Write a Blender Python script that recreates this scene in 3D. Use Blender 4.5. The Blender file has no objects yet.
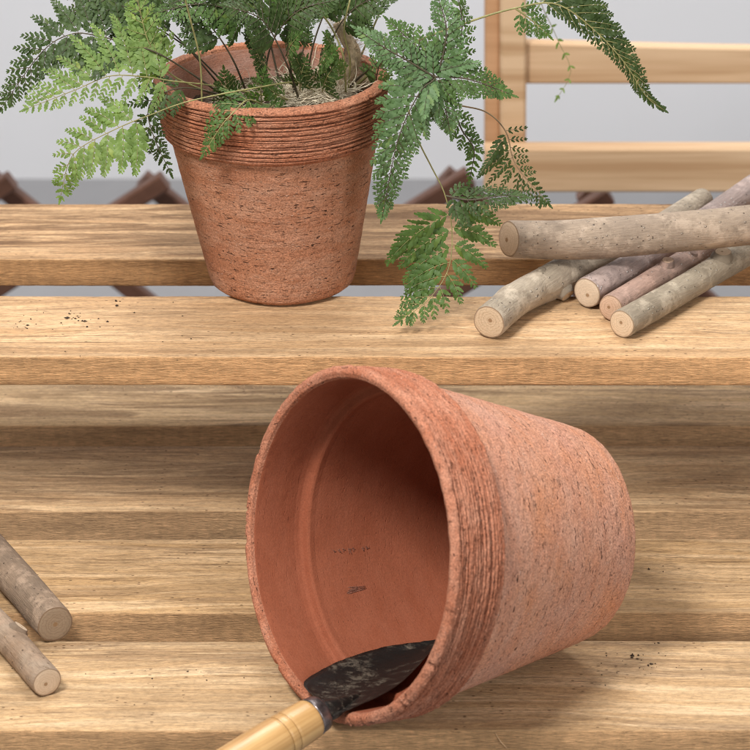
import bpy, bmesh, math, random
import numpy as np
from mathutils import Vector, Matrix, noise
from mathutils.bvhtree import BVHTree
random.seed(5)
C = bpy.context.scene.collection
sc = bpy.context.scene
PI = math.pi
# ------------------------------------------------------------------ camera
PITCH = math.radians(24.2); FPX = 2600.0; CAMZ = 0.64
FW = Vector((0, math.cos(PITCH), -math.sin(PITCH))); UPV = Vector((0, math.sin(PITCH), math.cos(PITCH))); RT = Vector((1, 0, 0))
CP = Vector((0, 0, CAMZ))
cd = bpy.data.cameras.new('camera'); cam = bpy.data.objects.new('camera', cd); C.objects.link(cam)
cam.location = CP; cam.rotation_euler = (PI/2 - PITCH, 0, 0)
cd.sensor_width = 36; cd.lens = 36*FPX/750; cd.clip_start = .05; cd.clip_end = 50
cd.dof.use_dof = True; cd.dof.focus_distance = 1.58; cd.dof.aperture_fstop = 17
sc.camera = cam
def ray(u, v): return FW + RT*((u-375)/FPX) - UPV*((v-375)/FPX)
def onz(u, v, z):
    d = ray(u, v); return CP + d*((z-CP.z)/d.z)
def ony(u, v, y):
    d = ray(u, v); return CP + d*(y/d.y)
ZL = -0.1275          # top of the lower shelf
# ------------------------------------------------------------------ helpers
def mesh(name, vs, fs, mat=None, parent=None, smooth=True, uvs=None):
    me = bpy.data.meshes.new(name); me.from_pydata([tuple(v) for v in vs], [], fs)
    if smooth: me.polygons.foreach_set('use_smooth', [True]*len(me.polygons))
    if uvs is not None:
        l = me.uv_layers.new(name='UVMap'); vi = np.empty(len(me.loops), dtype=np.int32); me.loops.foreach_get('vertex_index', vi)
        l.data.foreach_set('uv', np.asarray(uvs, dtype=np.float32)[vi].ravel())
    me.update(); me.validate()
    o = bpy.data.objects.new(name, me); C.objects.link(o)
    for m in (mat if isinstance(mat, (list, tuple)) else [mat]):
        if m: me.materials.append(m)
    if parent: o.parent = parent
    return o
def thing(name, label, cat, loc=(0, 0, 0), group=None):
    o = bpy.data.objects.new(name, None); C.objects.link(o); o.location = loc; o.empty_display_size = .02
    return tag(o, label, cat, group)
def tag(o, label, cat=None, group=None, kind=None):
    o['label'] = label
    if cat: o['category'] = cat
    if group: o['group'] = group
    if kind: o['kind'] = kind
    return o
def catmull(P, n):
    P = [Vector(p) for p in P]; Q = [P[0]*2-P[1]] + P + [P[-1]*2-P[-2]]; out = []
    m = len(P)-1
    for k in range(n+1):
        t = k/n*m; i = min(int(t), m-1); f = t-i
        a, b, c, d = Q[i:i+4]
        out.append(.5*((2*b)+(c-a)*f+(2*a-5*b+4*c-d)*f*f+(3*b-a-3*c+d)*f**3))
    return out
def resample(P, n):
    D = [0]
    for a, b in zip(P, P[1:]): D.append(D[-1]+(b-a).length)
    out = []; j = 0
    for k in range(n+1):
        t = D[-1]*k/n
        while j < len(P)-2 and D[j+1] < t: j += 1
        f = (t-D[j])/max(1e-9, D[j+1]-D[j]); out.append(P[j].lerp(P[j+1], min(1, max(0, f))))
    return out, D[-1]
class MB:
    def __init__(s): s.v = []; s.f = []
    def add(s, vs, fs):
        b = len(s.v); s.v += vs; s.f += [tuple(b+i for i in f) for f in fs]
    def tube(s, P, R, k=6, cap=True):
        n = len(P); vs = []; T0 = (P[1]-P[0]).normalized()
        up = Vector((0, 0, 1)) if abs(T0.z) < .9 else Vector((0, 1, 0))
        u = T0.cross(up).normalized()
        for i in range(n):
            T = (P[min(i+1, n-1)]-P[max(i-1, 0)]).normalized()
            u = (u - T*u.dot(T)).normalized(); w = T.cross(u)
            r = R[i] if hasattr(R, '__len__') else R
            for j in range(k):
                a = 2*PI*j/k; vs.append(P[i]+(u*math.cos(a)+w*math.sin(a))*r)
        fs = [(i*k+j, i*k+(j+1) % k, (i+1)*k+(j+1) % k, (i+1)*k+j) for i in range(n-1) for j in range(k)]
        if cap: fs += [tuple(range(k))[::-1], tuple(range((n-1)*k, n*k))]
        s.add(vs, fs)
    def build(s, name, mat, parent=None, smooth=True): return mesh(name, s.v, s.f, mat, parent, smooth)
# ------------------------------------------------------------------ node material helpers
class NT:
    def __init__(s, name):
        s.m = bpy.data.materials.new(name); s.m.use_nodes = True; s.t = s.m.node_tree; s.t.nodes.clear()
        s.out = s.n('ShaderNodeOutputMaterial'); s.b = s.n('ShaderNodeBsdfPrincipled'); s.l(s.b.outputs[0], s.out.inputs[0])
    def n(s, t, **k):
        x = s.t.nodes.new(t)
        for a, b in k.items(): setattr(x, a, b)
        return x
    def l(s, a, b): s.t.links.new(a, b)
    def put(s, inp, val):
        if hasattr(val, 'is_linked') or hasattr(val, 'links'): s.l(val, inp)
        else: inp.default_value = val
    def coord(s, kind='Object', scale=(1, 1, 1), loc=(0, 0, 0)):
        c = s.n('ShaderNodeTexCoord'); m = s.n('ShaderNodeMapping'); s.l(c.outputs[kind], m.inputs[0])
        m.inputs['Scale'].default_value = scale; m.inputs['Location'].default_value = loc; return m.outputs[0]
    def noise(s, vec, scale=1, detail=4, rough=.55, dist=0):
        x = s.n('ShaderNodeTexNoise'); s.l(vec, x.inputs['Vector']); x.inputs['Scale'].default_value = scale
        x.inputs['Detail'].default_value = detail; x.inputs['Roughness'].default_value = rough; x.inputs['Distortion'].default_value = dist
        return x.outputs[0]
    def voro(s, vec, scale=1, feature='F1', rnd=1):
        x = s.n('ShaderNodeTexVoronoi', feature=feature); s.l(vec, x.inputs['Vector']); x.inputs['Scale'].default_value = scale
        x.inputs['Randomness'].default_value = rnd; return x
    def ramp(s, fac, stops, interp='LINEAR'):
        r = s.n('ShaderNodeValToRGB'); s.l(fac, r.inputs[0]); e = r.color_ramp.elements; r.color_ramp.interpolation = interp
        while len(e) > 1: e.remove(e[-1])
        for i, (p, c) in enumerate(stops):
            x = e[0] if i == 0 else e.new(p)
            x.position = p; c = (c, c, c) if not hasattr(c, '__len__') else c; x.color = (*c, 1)
        return r.outputs[0]
    def mix(s, fac, a, b, mode='MIX'):
        x = s.n('ShaderNodeMix', data_type='RGBA', blend_type=mode)
        for i, v in ((0, fac), (6, a), (7, b)):
            if hasattr(v, 'links'): s.l(v, x.inputs[i])
            else: x.inputs[i].default_value = v if i == 0 else (*v, 1)
        return x.outputs[2]
    def math(s, op, a, b=0, c=0):
        x = s.n('ShaderNodeMath', operation=op)
        for i, v in enumerate((a, b, c)):
            if hasattr(v, 'links'): s.l(v, x.inputs[i])
            else: x.inputs[i].default_value = v
        return x.outputs[0]
    def bump(s, h, dist, strength=1, normal=None):
        x = s.n('ShaderNodeBump'); s.l(h, x.inputs['Height']); x.inputs['Distance'].default_value = dist
        x.inputs['Strength'].default_value = strength
        if normal is not None: s.l(normal, x.inputs['Normal'])
        return x.outputs[0]
    def fin(s, col, rough=.8, normal=None, spec=.3):
        s.put(s.b.inputs['Base Color'], col if hasattr(col, 'links') else (*col, 1))
        s.put(s.b.inputs['Roughness'], rough); s.b.inputs['Specular IOR Level'].default_value = spec
        if normal is not None: s.l(normal, s.b.inputs['Normal'])
        return s.m

def wood(name, seed, pale=(.72, .49, .265), tan=(.50, .285, .125), dark=(.15, .075, .033), face=(.50, .275, .115), stain=.5, specks=1.0, cover=0.0):
    """rough-sawn timber, grain along X"""
    t = NT(name); L = (seed*3.7, seed*1.3, seed*2.1)
    pale, tan = [(a*.98, b*.965, d*.97) for a, b, d in (pale, tan)]
    warp = t.noise(t.coord(scale=(2.2, 6, 6), loc=L), 1, 3)
    base = t.coord(scale=(1, 1, 1), loc=L)
    add = t.n('ShaderNodeVectorMath', operation='MULTIPLY_ADD')
    t.l(warp, add.inputs[0]); add.inputs[1].default_value = (0, .05, .05); t.l(base, add.inputs[2]); v = add.outputs[0]
    def st(sx, sy): 
        m = t.n('ShaderNodeMapping'); t.l(v, m.inputs[0]); m.inputs['Scale'].default_value = (sx, sy, sy); return m.outputs[0]
    broad = t.noise(st(1.2, 36), 1, 5, .6, .3)
    rings = t.noise(st(3, 120), 1, 4, .6)
    fine = t.noise(st(55, 1100), 1, 5, .7)
    c = t.ramp(broad, [(.30, tuple(a*.85 for a in tan)), (.42, pale), (.50, tan), (.56, pale), (.63, tuple(.5*(a+b) for a, b in zip(pale, tan))), (.72, pale)])
    c = t.mix(t.ramp(rings, [(.40, .0), (.62, .75)]), c, tan)
    # weathered dark streaks
    sm = t.noise(st(5, 75), 1, 8, .72, .9); sb = t.noise(t.coord(scale=(2.4, 17, 17), loc=(seed, 9+seed, 3)), 1, 3)
    sk = t.math('MULTIPLY', t.ramp(sm, [(.45, 0), (.56, 1)]), t.ramp(sb, [(.46-cover, 0), (.56-cover, 1)]))
    c = t.mix(t.math('MULTIPLY', sk, stain), c, dark)
    thin = t.noise(st(7, 330), 1, 6, .7, .5); tb = t.noise(t.coord(scale=(5, 26, 26), loc=(seed, 2, 9+seed)), 1, 3)
    tk = t.math('MULTIPLY', t.ramp(thin, [(.54, 0), (.60, 1)]), t.ramp(tb, [(.46, .12), (.58, 1)]))
    c = t.mix(t.math('MULTIPLY', tk, .62), c, tuple(.6*a+.12*b for a, b in zip(dark, tan)))
    blot = t.noise(t.coord(scale=(16, 60, 60), loc=(seed*3, 5, seed)), 1, 7, .75, .6)
    c = t.mix(t.ramp(blot, [(.50, 0), (.60, .38)]), c, tuple(a*.62 for a in tan))
    wz = t.noise(t.coord(scale=(5, 22, 22), loc=(seed*1.9, seed, 4)), 1, 5, .65, .5)
    c = t.mix(t.ramp(wz, [(.48, 0), (.62, .5)]), c, (tan[0]*.62+.02, tan[1]*.62+.015, tan[2]*.62+.01))
    # mottling across the grain from the saw
    mot = t.noise(t.coord(scale=(240, 520, 520), loc=L), 1, 5, .75)
    c = t.mix(.6, c, t.mix(1, c, t.ramp(mot, [(.34, .55), (.5, .95), (.66, 1.2)]), 'MULTIPLY'))
    c = t.mix(.75, c, t.mix(1, c, t.ramp(fine, [(.34, .62), (.56, 1.1)]), 'MULTIPLY'))
    # flecks
    fl = t.voro(t.coord(scale=(190, 330, 330), loc=L), 1); fb = t.noise(t.coord(scale=(9, 30, 30), loc=(seed*2, 1, seed)), 1, 3)
    fk = t.math('MULTIPLY', t.ramp(fl.outputs['Distance'], [(.13, 1), (.24, 0)]), t.math('GREATER_THAN', t.n('ShaderNodeSeparateColor').outputs[0] if False else fb, .52))
    rr = t.n('ShaderNodeSeparateColor'); t.l(fl.outputs['Color'], rr.inputs[0])
    fk = t.math('MULTIPLY', fk, t.math('GREATER_THAN', rr.outputs[0], .72))
    c = t.mix(t.math('MULTIPLY', fk, .8*specks), c, (.10, .05, .022))
    # sawn front face: oranger, furry
    g = t.n('ShaderNodeNewGeometry'); sx = t.n('ShaderNodeSeparateXYZ'); t.l(g.outputs['True Normal'], sx.inputs[0])
    ff = t.ramp(t.math('MULTIPLY', sx.outputs[1], -1), [(.55, 0), (.9, 1)])
    fz = t.noise(t.coord(scale=(120, 300, 1200), loc=L), 1, 6, .75, .8); saw = t.noise(t.coord(scale=(210, 20, 60), loc=L), 1, 3, .6)
    fb2 = t.noise(t.coord(scale=(5, 30, 60), loc=L), 1, 4, .6)
    fc = t.ramp(fb2, [(.35, tuple(a*.72 for a in face)), (.55, face), (.7, tuple(a*1.18 for a in face))])
    fc = t.mix(1, fc, t.ramp(fz, [(.34, .58), (.5, .98), (.64, 1.3)]), 'MULTIPLY')
    fc = t.mix(.6, fc, t.mix(1, fc, t.ramp(saw, [(.35, .88), (.6, 1.06)]), 'MULTIPLY'))
    c = t.mix(ff, c, fc)
    h = t.math('ADD', t.math('MULTIPLY', fine, .35), t.math('ADD', t.math('MULTIPLY', mot, .5), t.math('MULTIPLY', rings, .6)))
    hf = t.math('ADD', t.math('MULTIPLY', fz, 1.9), t.math('MULTIPLY', saw, .35))
    hh = t.n('ShaderNodeMix', data_type='FLOAT'); t.l(ff, hh.inputs[0]); t.l(h, hh.inputs[2]); t.l(hf, hh.inputs[3])
    return t.fin(c, .78, t.bump(hh.outputs[0], .0014, .9), .25)

def clay(name, seed, base, alt, dusty, pit=1.0, streak=.5, grit=1.0, dust=.4):
    t = NT(name); L = (seed*1.7, seed*2.9, seed)
    c = t.mix(t.ramp(t.noise(t.coord(scale=(22, 22, 30), loc=L), 1, 4, .6), [(.38, 0), (.66, 1)]), base, alt)
    d = t.noise(t.coord(scale=(34, 34, 90), loc=(seed, 4, 2)), 1, 6, .7)
    c = t.mix(t.math('MULTIPLY', t.ramp(d, [(.42, 0), (.68, 1)]), dust), c, dusty)
    g = t.noise(t.coord(scale=(900, 900, 1100), loc=L), 1, 3, .7)
    c = t.mix(.9*min(1, grit), c, t.mix(1, c, t.ramp(g, [(.34, .55), (.5, .97), (.66, 1.42)]), 'MULTIPLY'))
    # pits, stretched round the pot
    wv = t.n('ShaderNodeVectorMath', operation='MULTIPLY_ADD'); t.l(t.n('ShaderNodeTexNoise').outputs['Color'], wv.inputs[0])
    nn = wv.inputs[0].links[0].from_node; t.l(t.coord(scale=(1, 1, 1)), nn.inputs['Vector']); nn.inputs['Scale'].default_value = 260
    wv.inputs[1].default_value = (.007, .007, .0022); t.l(t.coord(), wv.inputs[2])
    def st(a, b, o):
        m = t.n('ShaderNodeMapping'); t.l(wv.outputs[0], m.inputs[0]); m.inputs['Scale'].default_value = (a, a, b); m.inputs['Location'].default_value = (o, o*2, o); return m.outputs[0]
    masks = []
    for a, b, th, w, o in ((120, 480, .84, .24, 1.1), (230, 820, .72, .26, 3.3), (55, 640, .80, .19, 7.7), (90, 1050, .70, .19, 5.5)):
        V = t.voro(st(a, b, o+seed), 1); s = t.n('ShaderNodeSeparateColor'); t.l(V.outputs['Color'], s.inputs[0])
        masks.append(t.math('MULTIPLY', t.ramp(V.outputs['Distance'], [(w*.5, 1), (w, 0)]), t.math('GREATER_THAN', s.outputs[0], th)))
    pm = t.math('MAXIMUM', t.math('MAXIMUM', masks[0], masks[1]), t.math('MAXIMUM', masks[2], masks[3]))
    fld = t.ramp(t.noise(t.coord(scale=(30, 30, 40), loc=(seed*5, 1, 1)), 1, 3), [(.36, .25), (.55, 1)])
    pm = t.math('MULTIPLY', t.math('MULTIPLY', pm, fld), pit)
    c = t.mix(t.math('MULTIPLY', pm, .8), c, (.085, .032, .016))
    # pale grains beside pits
    V = t.voro(st(330, 620, seed+5), 1); s = t.n('ShaderNodeSeparateColor'); t.l(V.outputs['Color'], s.inputs[0])
    gr = t.math('MULTIPLY', t.ramp(V.outputs['Distance'], [(.12, 1), (.26, 0)]), t.math('GREATER_THAN', s.outputs[1], .80))
    c = t.mix(t.math('MULTIPLY', gr, .6*pit), c, tuple(min(1, a*1.35+.12) for a in dusty))
    # throwing lines
    ln = t.noise(t.coord(scale=(3, 3, 700), loc=L), 1, 3, .6)
    c = t.mix(streak*.6, c, t.mix(1, c, t.ramp(ln, [(.3, .8), (.65, 1.12)]), 'MULTIPLY'))
    h = t.math('ADD', t.math('MULTIPLY', pm, -2.2), t.math('ADD', t.math('MULTIPLY', g, .42*grit), t.math('MULTIPLY', ln, .5*streak)))
    h = t.math('ADD', h, t.math('MULTIPLY', gr, .5*pit))
    h2 = t.noise(t.coord(scale=(90, 90, 160), loc=L), 1, 4, .6)
    nrm = t.bump(h, .0013, 1.0); nrm = t.bump(h2, .0022*max(.2, grit-.3), .7, nrm)
    return t.fin(c, .85, nrm, .25)

def softwood(name, a, b):
    t = NT(name); n = t.noise(t.coord(scale=(2, 40, 60)), 1, 4, .6, .4); return t.fin(t.mix(t.ramp(n, [(.4, 0), (.62, 1)]), a, b), .6, None, .3)
def plain(name, col, rough=.6, var=.25, scale=60, bump=.0005, spec=.3, metal=0):
    t = NT(name); n = t.noise(t.coord(scale=(scale,)*3), 1, 5, .6)
    c = t.mix(1, col, t.ramp(n, [(.3, 1-var), (.7, 1+var)]), 'MULTIPLY')
    m = t.fin(c, rough, t.bump(n, bump, .6), spec); t.b.inputs['Metallic'].default_value = metal; return m

# ------------------------------------------------------------------ setting
def sheet(name, a, b, c, d, mat, n=1):
    return mesh(name, [a, b, c, d], [(0, 1, 2, 3)], mat, smooth=False)
FLZ = -0.55; WY = 3.29
fl = sheet('floor', (-6, -3, FLZ), (6, -3, FLZ), (6, WY+.05, FLZ), (-6, WY+.05, FLZ), plain('grey floor', (.27, .265, .27), .6, .12, 3, .0))
fl['kind'] = 'structure'; fl['label'] = 'smooth grey floor behind the plant stand'
wl = mesh('wall', [(-6, WY, FLZ), (6, WY, FLZ), (6, WY, 3), (-6, WY, 3), (-6, WY+.1, FLZ), (6, WY+.1, FLZ), (6, WY+.1, 3), (-6, WY+.1, 3)],
     [(0, 1, 2, 3), (5, 4, 7, 6), (3, 2, 6, 7), (0, 3, 7, 4), (1, 5, 6, 2)], plain('white wall', (.80, .80, .82), .8, .02, 2, .0), smooth=False)
wl['kind'] = 'structure'; wl['label'] = 'plain pale grey wall far behind the plant stand'

# ------------------------------------------------------------------ slatted stand
def slat(yf, yb, ztop, thick, mat, seed, parent, label=None, HW=.9, rnd=.0016):
    """a rough-sawn board with rounded, slightly wavy edges"""
    nx = 620; prof = []
    r = rnd
    for (cy, cz, a0) in ((yf+r, ztop-thick+r, PI), (yf+r, ztop-r, PI/2), (yb-r, ztop-r, 0), (yb-r, ztop-thick+r, -PI/2)):
        for k in range(4):
            a = a0 + (PI/2)*(1-k/3)
            prof.append((cy+r*math.cos(a), cz+r*math.sin(a)))
        nxt = None
    # densify the top and front
    full = []
    for i, p in enumerate(prof):
        q = prof[(i+1) % len(prof)]; full.append(p)
        d = math.hypot(q[0]-p[0], q[1]-p[1])
        m = int(d/.006)
        for k in range(1, m): full.append((p[0]+(q[0]-p[0])*k/m, p[1]+(q[1]-p[1])*k/m))
    k = len(full); vs = []
    for i in range(nx+1):
        x = -HW+2*HW*i/nx
        wy = .0011*noise.noise((x*4, seed*7.1, 0)) + .00045*noise.noise((x*60, seed*3, 5))
        wz = .0007*noise.noise((x*3, seed*5.3, 9))
        for j, (y, z) in enumerate(full):
            e = .00028*noise.noise((x*170, y*300, z*300+seed))
            topn = .0004*noise.noise((x*9, y*60+seed, z*60))
            s = -1 if y < (yf+yb)/2 else 1
            vs.append((x, y+wy+e*s, z+wz+(topn+e*.4 if z > ztop-thick/2 else 0)))
    fs = [(i*k+j, i*k+(j+1) % k, (i+1)*k+(j+1) % k, (i+1)*k+j) for i in range(nx) for j in range(k)]
    fs += [tuple(range(k))[::-1], tuple(range(nx*k, nx*k+k))]
    fs = [f[::-1] for f in fs]
    o = mesh('slat', vs, fs, mat, parent)
    if label: o['label'] = label
    return o
stand = thing('plant_stand', 'two tier stand of rough pale wooden slats carrying the pots and sticks', 'plant stand', (0, 1.5, ZL))
def addslat(v0, v1, z, mat, seed, label):
    yb = onz(375, v0, z).y; yf = onz(375, v1, z).y
    o = slat(yf, yb, z, .0196 if z > -.05 else .027, mat, seed, None, label); o.parent = stand; o.matrix_parent_inverse = Matrix.Translation((0, -1.5, -ZL))
    return o
slats = [
 addslat(295.7, 356.7, 0, wood('pale slat wood', 1, pale=(.80, .555, .32), tan=(.60, .365, .18), face=(.88, .50, .235), stain=.35), 1, 'pale front slat of the upper shelf'),
 addslat(203.5, 259, 0, wood('streaked slat wood', 2.3, pale=(.68, .455, .25), tan=(.50, .30, .15), dark=(.16, .08, .036), face=(.60, .33, .15), stain=.85, cover=.07), 2, 'brown streaked rear slat of the upper shelf'),
 addslat(640.5, 730.5, ZL, wood('weathered slat wood', 3.9, pale=(.78, .565, .335), tan=(.56, .36, .18), dark=(.22, .13, .07), face=(.80, .47, .23), stain=.6, cover=.02), 3, 'front slat of the lower shelf'),
 addslat(538, 612.5, ZL, wood('warm slat wood', 5.2, pale=(.76, .525, .295), tan=(.54, .335, .155), face=(.80, .47, .23), stain=.5), 4, None),
 addslat(446, 511.5, ZL, wood('brown slat wood', 6.1, pale=(.76, .54, .31), tan=(.54, .345, .175), dark=(.24, .135, .065), face=(.70, .43, .225), stain=.7, cover=.06), 5, None),
 addslat(374, 425.7, ZL, wood('grey brown slat wood', 7.7, pale=(.84, .61, .37), tan=(.62, .42, .22), face=(.70, .43, .225), stain=.7, cover=.03), 6, None)]

# ------------------------------------------------------------------ pots
def dens(prof, steps):
    out = []
    for i in range(len(prof)-1):
        (r0, z0), (r1, z1) = prof[i], prof[i+1]; d = math.hypot(r1-r0, z1-z0); st = steps[i] if hasattr(steps, '__len__') else steps
        m = max(1, int(round(d/st)))
        for k in range(m): out.append((r0+(r1-r0)*k/m, z0+(z1-z0)*k/m, i))
    out.append((*prof[-1], len(prof)-2)); return out
def smooth_prof(prof, it=1):
    p = prof
    for _ in range(it):
        q = [p[0]]
        for a, b in zip(p, p[1:]):
            q += [(a[0]*.75+b[0]*.25, a[1]*.75+b[1]*.25), (a[0]*.25+b[0]*.75, a[1]*.25+b[1]*.75)]
        p = q + [prof[-1]]
    return p
def pot(name, label, loc, rot, R, H, rb, seed, outer, inner_m, rim_m, collar, thick, shear, grooves, gd, rough, nseg, lip, flare, br=1.0):
    """thrown pot, axis local Z, base at 0: one continuous wall, split into rim and body at the collar's lower edge and the step inside"""
    zc = H-collar; rc = R-flare                       # collar lower radius
    rbt = R - flare - .0040                           # body top radius just under the collar
    f = .006
    out_low = [(0, 0), (rb-.008-.004*br, 0), (rb-.004*br, .0006*br), (rb-.0012*br, .003*br), (rb+.0004, .008*br)]
    bt = lambda z: rb + .0004 + (rbt-rb-.0004)*((z-.008*br)/(zc-.008*br))
    out_low += [(bt(z), z) for z in np.linspace(.02+.008*(br-1), zc-.0012, 6)]
    rim_out = [(rbt, zc-.0012), (rbt+.0012, zc-.0012), (rc-.0006, zc+.0002), (rc+.0006, zc+.002), (R, H-.0045), (R+.0002, H-.0030), (R-.001, H-.0012), (R-.003, H), (R-thick+.003, H), (R-thick+.0008, H-.0012), (R-thick, H-.004)]
    ri = R-thick
    zi = H-collar*.98; rin2 = ri-.0062-flare*.6       # step inside
    rim_in = [(ri, H-.004), (ri-flare*.5, zi+.0045), (ri-flare*.6-.0004, zi+.0018), (ri-flare*.6-.0016, zi+.0003), (rin2+.0010, zi-.0006), (rin2+.0001, zi-.0018), (rin2-.0002, zi-.005)]
    low = [(rin2-.0002, zi-.005), (rb-.006, .016), (rb-.010, .0105), (rb-.016, .008), (0, .008)]
    segs = [('body', out_low, .0013), ('rim', rim_out + rim_in[1:], [.0006]*3 + [.00021]*2 + [.0006]*40), ('inside', low, .003)]
    root = thing(name, label, 'flowerpot', loc); root.rotation_euler = rot
    rng = random.Random(seed)
    gz = []                                           # groove positions along the collar
    z = zc+.0022
    while z < H-.0034-lip:
        gz.append((z, rng.uniform(.6, 1.15), rng.uniform(.0002, .00052), rng.uniform(0, 99))); z += collar/grooves*rng.uniform(.45, 1.6)
    chips = [(rng.uniform(0, 2*PI), rng.uniform(.010, .03), rng.uniform(.0005, .0016)) for _ in range(22)]
    parts = {}
    for nm, pr, st in segs:
        P = dens(pr, st); n = len(P); vs = []
        outer_zone = nm != 'inside'
        for i, (r, z, _) in enumerate(P):
            nb = P[min(i+1, n-1)]; pb = P[max(i-1, 0)]
            tx, tz = nb[0]-pb[0], nb[1]-pb[1]; L = math.hypot(tx, tz) or 1; nr, nz = tz/L, -tx/L     # outward normal of the profile
            onrim = nm == 'rim' and z > zc-.0005 and r > R-flare-.002 and nr > .5 and z < H-.0022
            toplip = nm == 'rim' and z > H-.006
            for j in range(nseg):
                a = 2*PI*j/nseg; ca, sa = math.cos(a), math.sin(a); d = 0
                X = (ca*r, sa*r, z)
                d += .0006*noise.noise((ca*1.3+seed, sa*1.3, z*9))
                if onrim:
                    zz = z + .0006*noise.noise((ca*2, sa*2, seed*3.1)) + .00022*noise.noise((ca*9, sa*9, z*260))
                    g = 0
                    for (gg, dep, w, o) in gz:
                        q = abs(zz-gg)
                        if q < w*2.2:
                            m = noise.noise((ca*4+o, sa*4, o)); g = max(g, dep*max(.12, .8+1.2*m)*math.exp(-(q/w)**2))
                    d -= gd*g
                    d += rough*(noise.noise((ca*r*700, sa*r*700, z*1300+seed))*.5+noise.noise((ca*r*250, sa*r*250, z*1100))*.7)
                elif nm == 'rim':
                    d += .0003*noise.noise((ca*r*160, sa*r*160, z*160))*(1 if toplip else .4)
                elif nm == 'body' and r > rb*.97 and z > .002:
                    d += .00022*noise.noise((ca*9+seed, sa*9, z*260)) + rough*.22*noise.noise((ca*r*500, sa*r*500, z*1300))
                if toplip and r > R-.004:
                    for (ac, w, dep) in chips:
                        q = abs((a-ac+PI) % (2*PI)-PI)
                        if q < w: d -= dep*(1-(q/w)**2)*(.6+.8*abs(noise.noise((a*90, z*900, seed))))
                rr = r + d*nr if r > 1e-6 else 0; zz = z + d*nz
                vs.append((rr*ca - shear*z, rr*sa, zz))
        fs = [(i*nseg+j, i*nseg+(j+1) % nseg, (i+1)*nseg+(j+1) % nseg, (i+1)*nseg+j) for i in range(n-1) for j in range(nseg)]
        parts[nm] = (vs, fs)
    b = MB(); b.add(*[list(x) for x in parts['body']]); nb = len(b.f); b.add(*[list(x) for x in parts['inside']])
    body = mesh('body', b.v, b.f, [outer, inner_m], root)
    mi = [0]*nb + [1]*(len(b.f)-nb)
    if len(body.data.polygons) == len(mi): body.data.polygons.foreach_set('material_index', mi)
    vs, fs = parts['rim']; rim = mesh('rim', vs, fs, [rim_m, inner_m], root)
    mi = [1 if (vs[f[0]][2] < H-.003 and math.hypot(vs[f[0]][0]+shear*vs[f[0]][2], vs[f[0]][1]) < ri+.0012) else 0 for f in fs]
    rim.data.polygons.foreach_set('material_index', mi)
    return root, body, rim
c1 = onz(283, 281, 0)
m1 = clay('orange brown terracotta', 1, (.43, .195, .108), (.37, .15, .078), (.52, .31, .21), pit=1.1, dust=.55)
m1r = clay('ridged terracotta', 2, (.38, .145, .075), (.33, .115, .055), (.52, .27, .17), pit=.5, dust=.5)
m1i = clay('dusty terracotta inside', 3, (.44, .21, .14), (.40, .17, .10), (.50, .33, .27), pit=.1, dust=.7, grit=.5)
p1, p1b, p1r = pot('terracotta_pot', 'small upright terracotta flowerpot with ridged rim holding the fern on the upper shelf', (c1.x, c1.y, .0006), (0, 0, 0),
    .0742, .1405, .0475, 11, m1, m1i, m1r, .0365, .0085, .04, 13, .0030, .00045, 680, .0004, .0035)
m2 = clay('pink terracotta', 4, (.55, .265, .175), (.58, .25, .135), (.62, .37, .265), pit=1.25, dust=.5)
m2r = clay('pink ridged terracotta', 5, (.41, .155, .085), (.36, .12, .06), (.56, .30, .20), pit=.5, dust=.5)
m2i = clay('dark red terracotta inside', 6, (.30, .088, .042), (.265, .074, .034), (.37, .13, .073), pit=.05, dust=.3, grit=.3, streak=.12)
yaw2 = .60039557; R2 = .09785; H2 = .1625; rb2 = .0648
# pot 2 lies on the ridged rim and the edge of its base
tilt2 = math.atan2(.0975-.0638, .135)
ax2 = Vector((math.cos(yaw2)*math.cos(tilt2), math.sin(yaw2)*math.cos(tilt2), -math.sin(tilt2)))   # rim -> base
o2 = Vector((-.01751831, 1.25433143, -.02465748+.0))
base2 = o2 + ax2*H2
zax = -ax2; xax = Vector((0, 0, 1)).cross(zax).normalized(); yax = zax.cross(xax)
rotm = Matrix((xax, yax, zax)).transposed().to_4x4()
p2, p2b, p2r = pot('terracotta_pot', 'large pink terracotta flowerpot lying on its side on the lower shelf with its mouth open', base2, rotm.to_euler(),
    R2, H2, rb2, 23, m2, m2i, m2r, .036, .0070, 0, 15, .0042, .0008, 860, .0004, .0022, 1.6)
bpy.context.view_layer.update()
# settle it on the shelf
M2 = p2.matrix_world
mz = min(min((M2 @ v.co).z for v in o.data.vertices) for o in (p2b, p2r))
p2.location.z += ZL + .0004 - mz
bpy.context.view_layer.update(); M2 = p2.matrix_world.copy()
bm_v = []; bm_f = []
for o in (p2b, p2r):
    k = len(bm_v); bm_v += [M2 @ v.co for v in o.data.vertices]; bm_f += [tuple(k+i for i in p.vertices) for p in o.data.polygons]
bvh2 = BVHTree.FromPolygons(bm_v, bm_f)
print('pot2 settled by', ZL-mz)
def hit2(u, v):
    h = bvh2.ray_cast(CP, ray(u, v).normalized()); return h[0], h[1]
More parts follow.
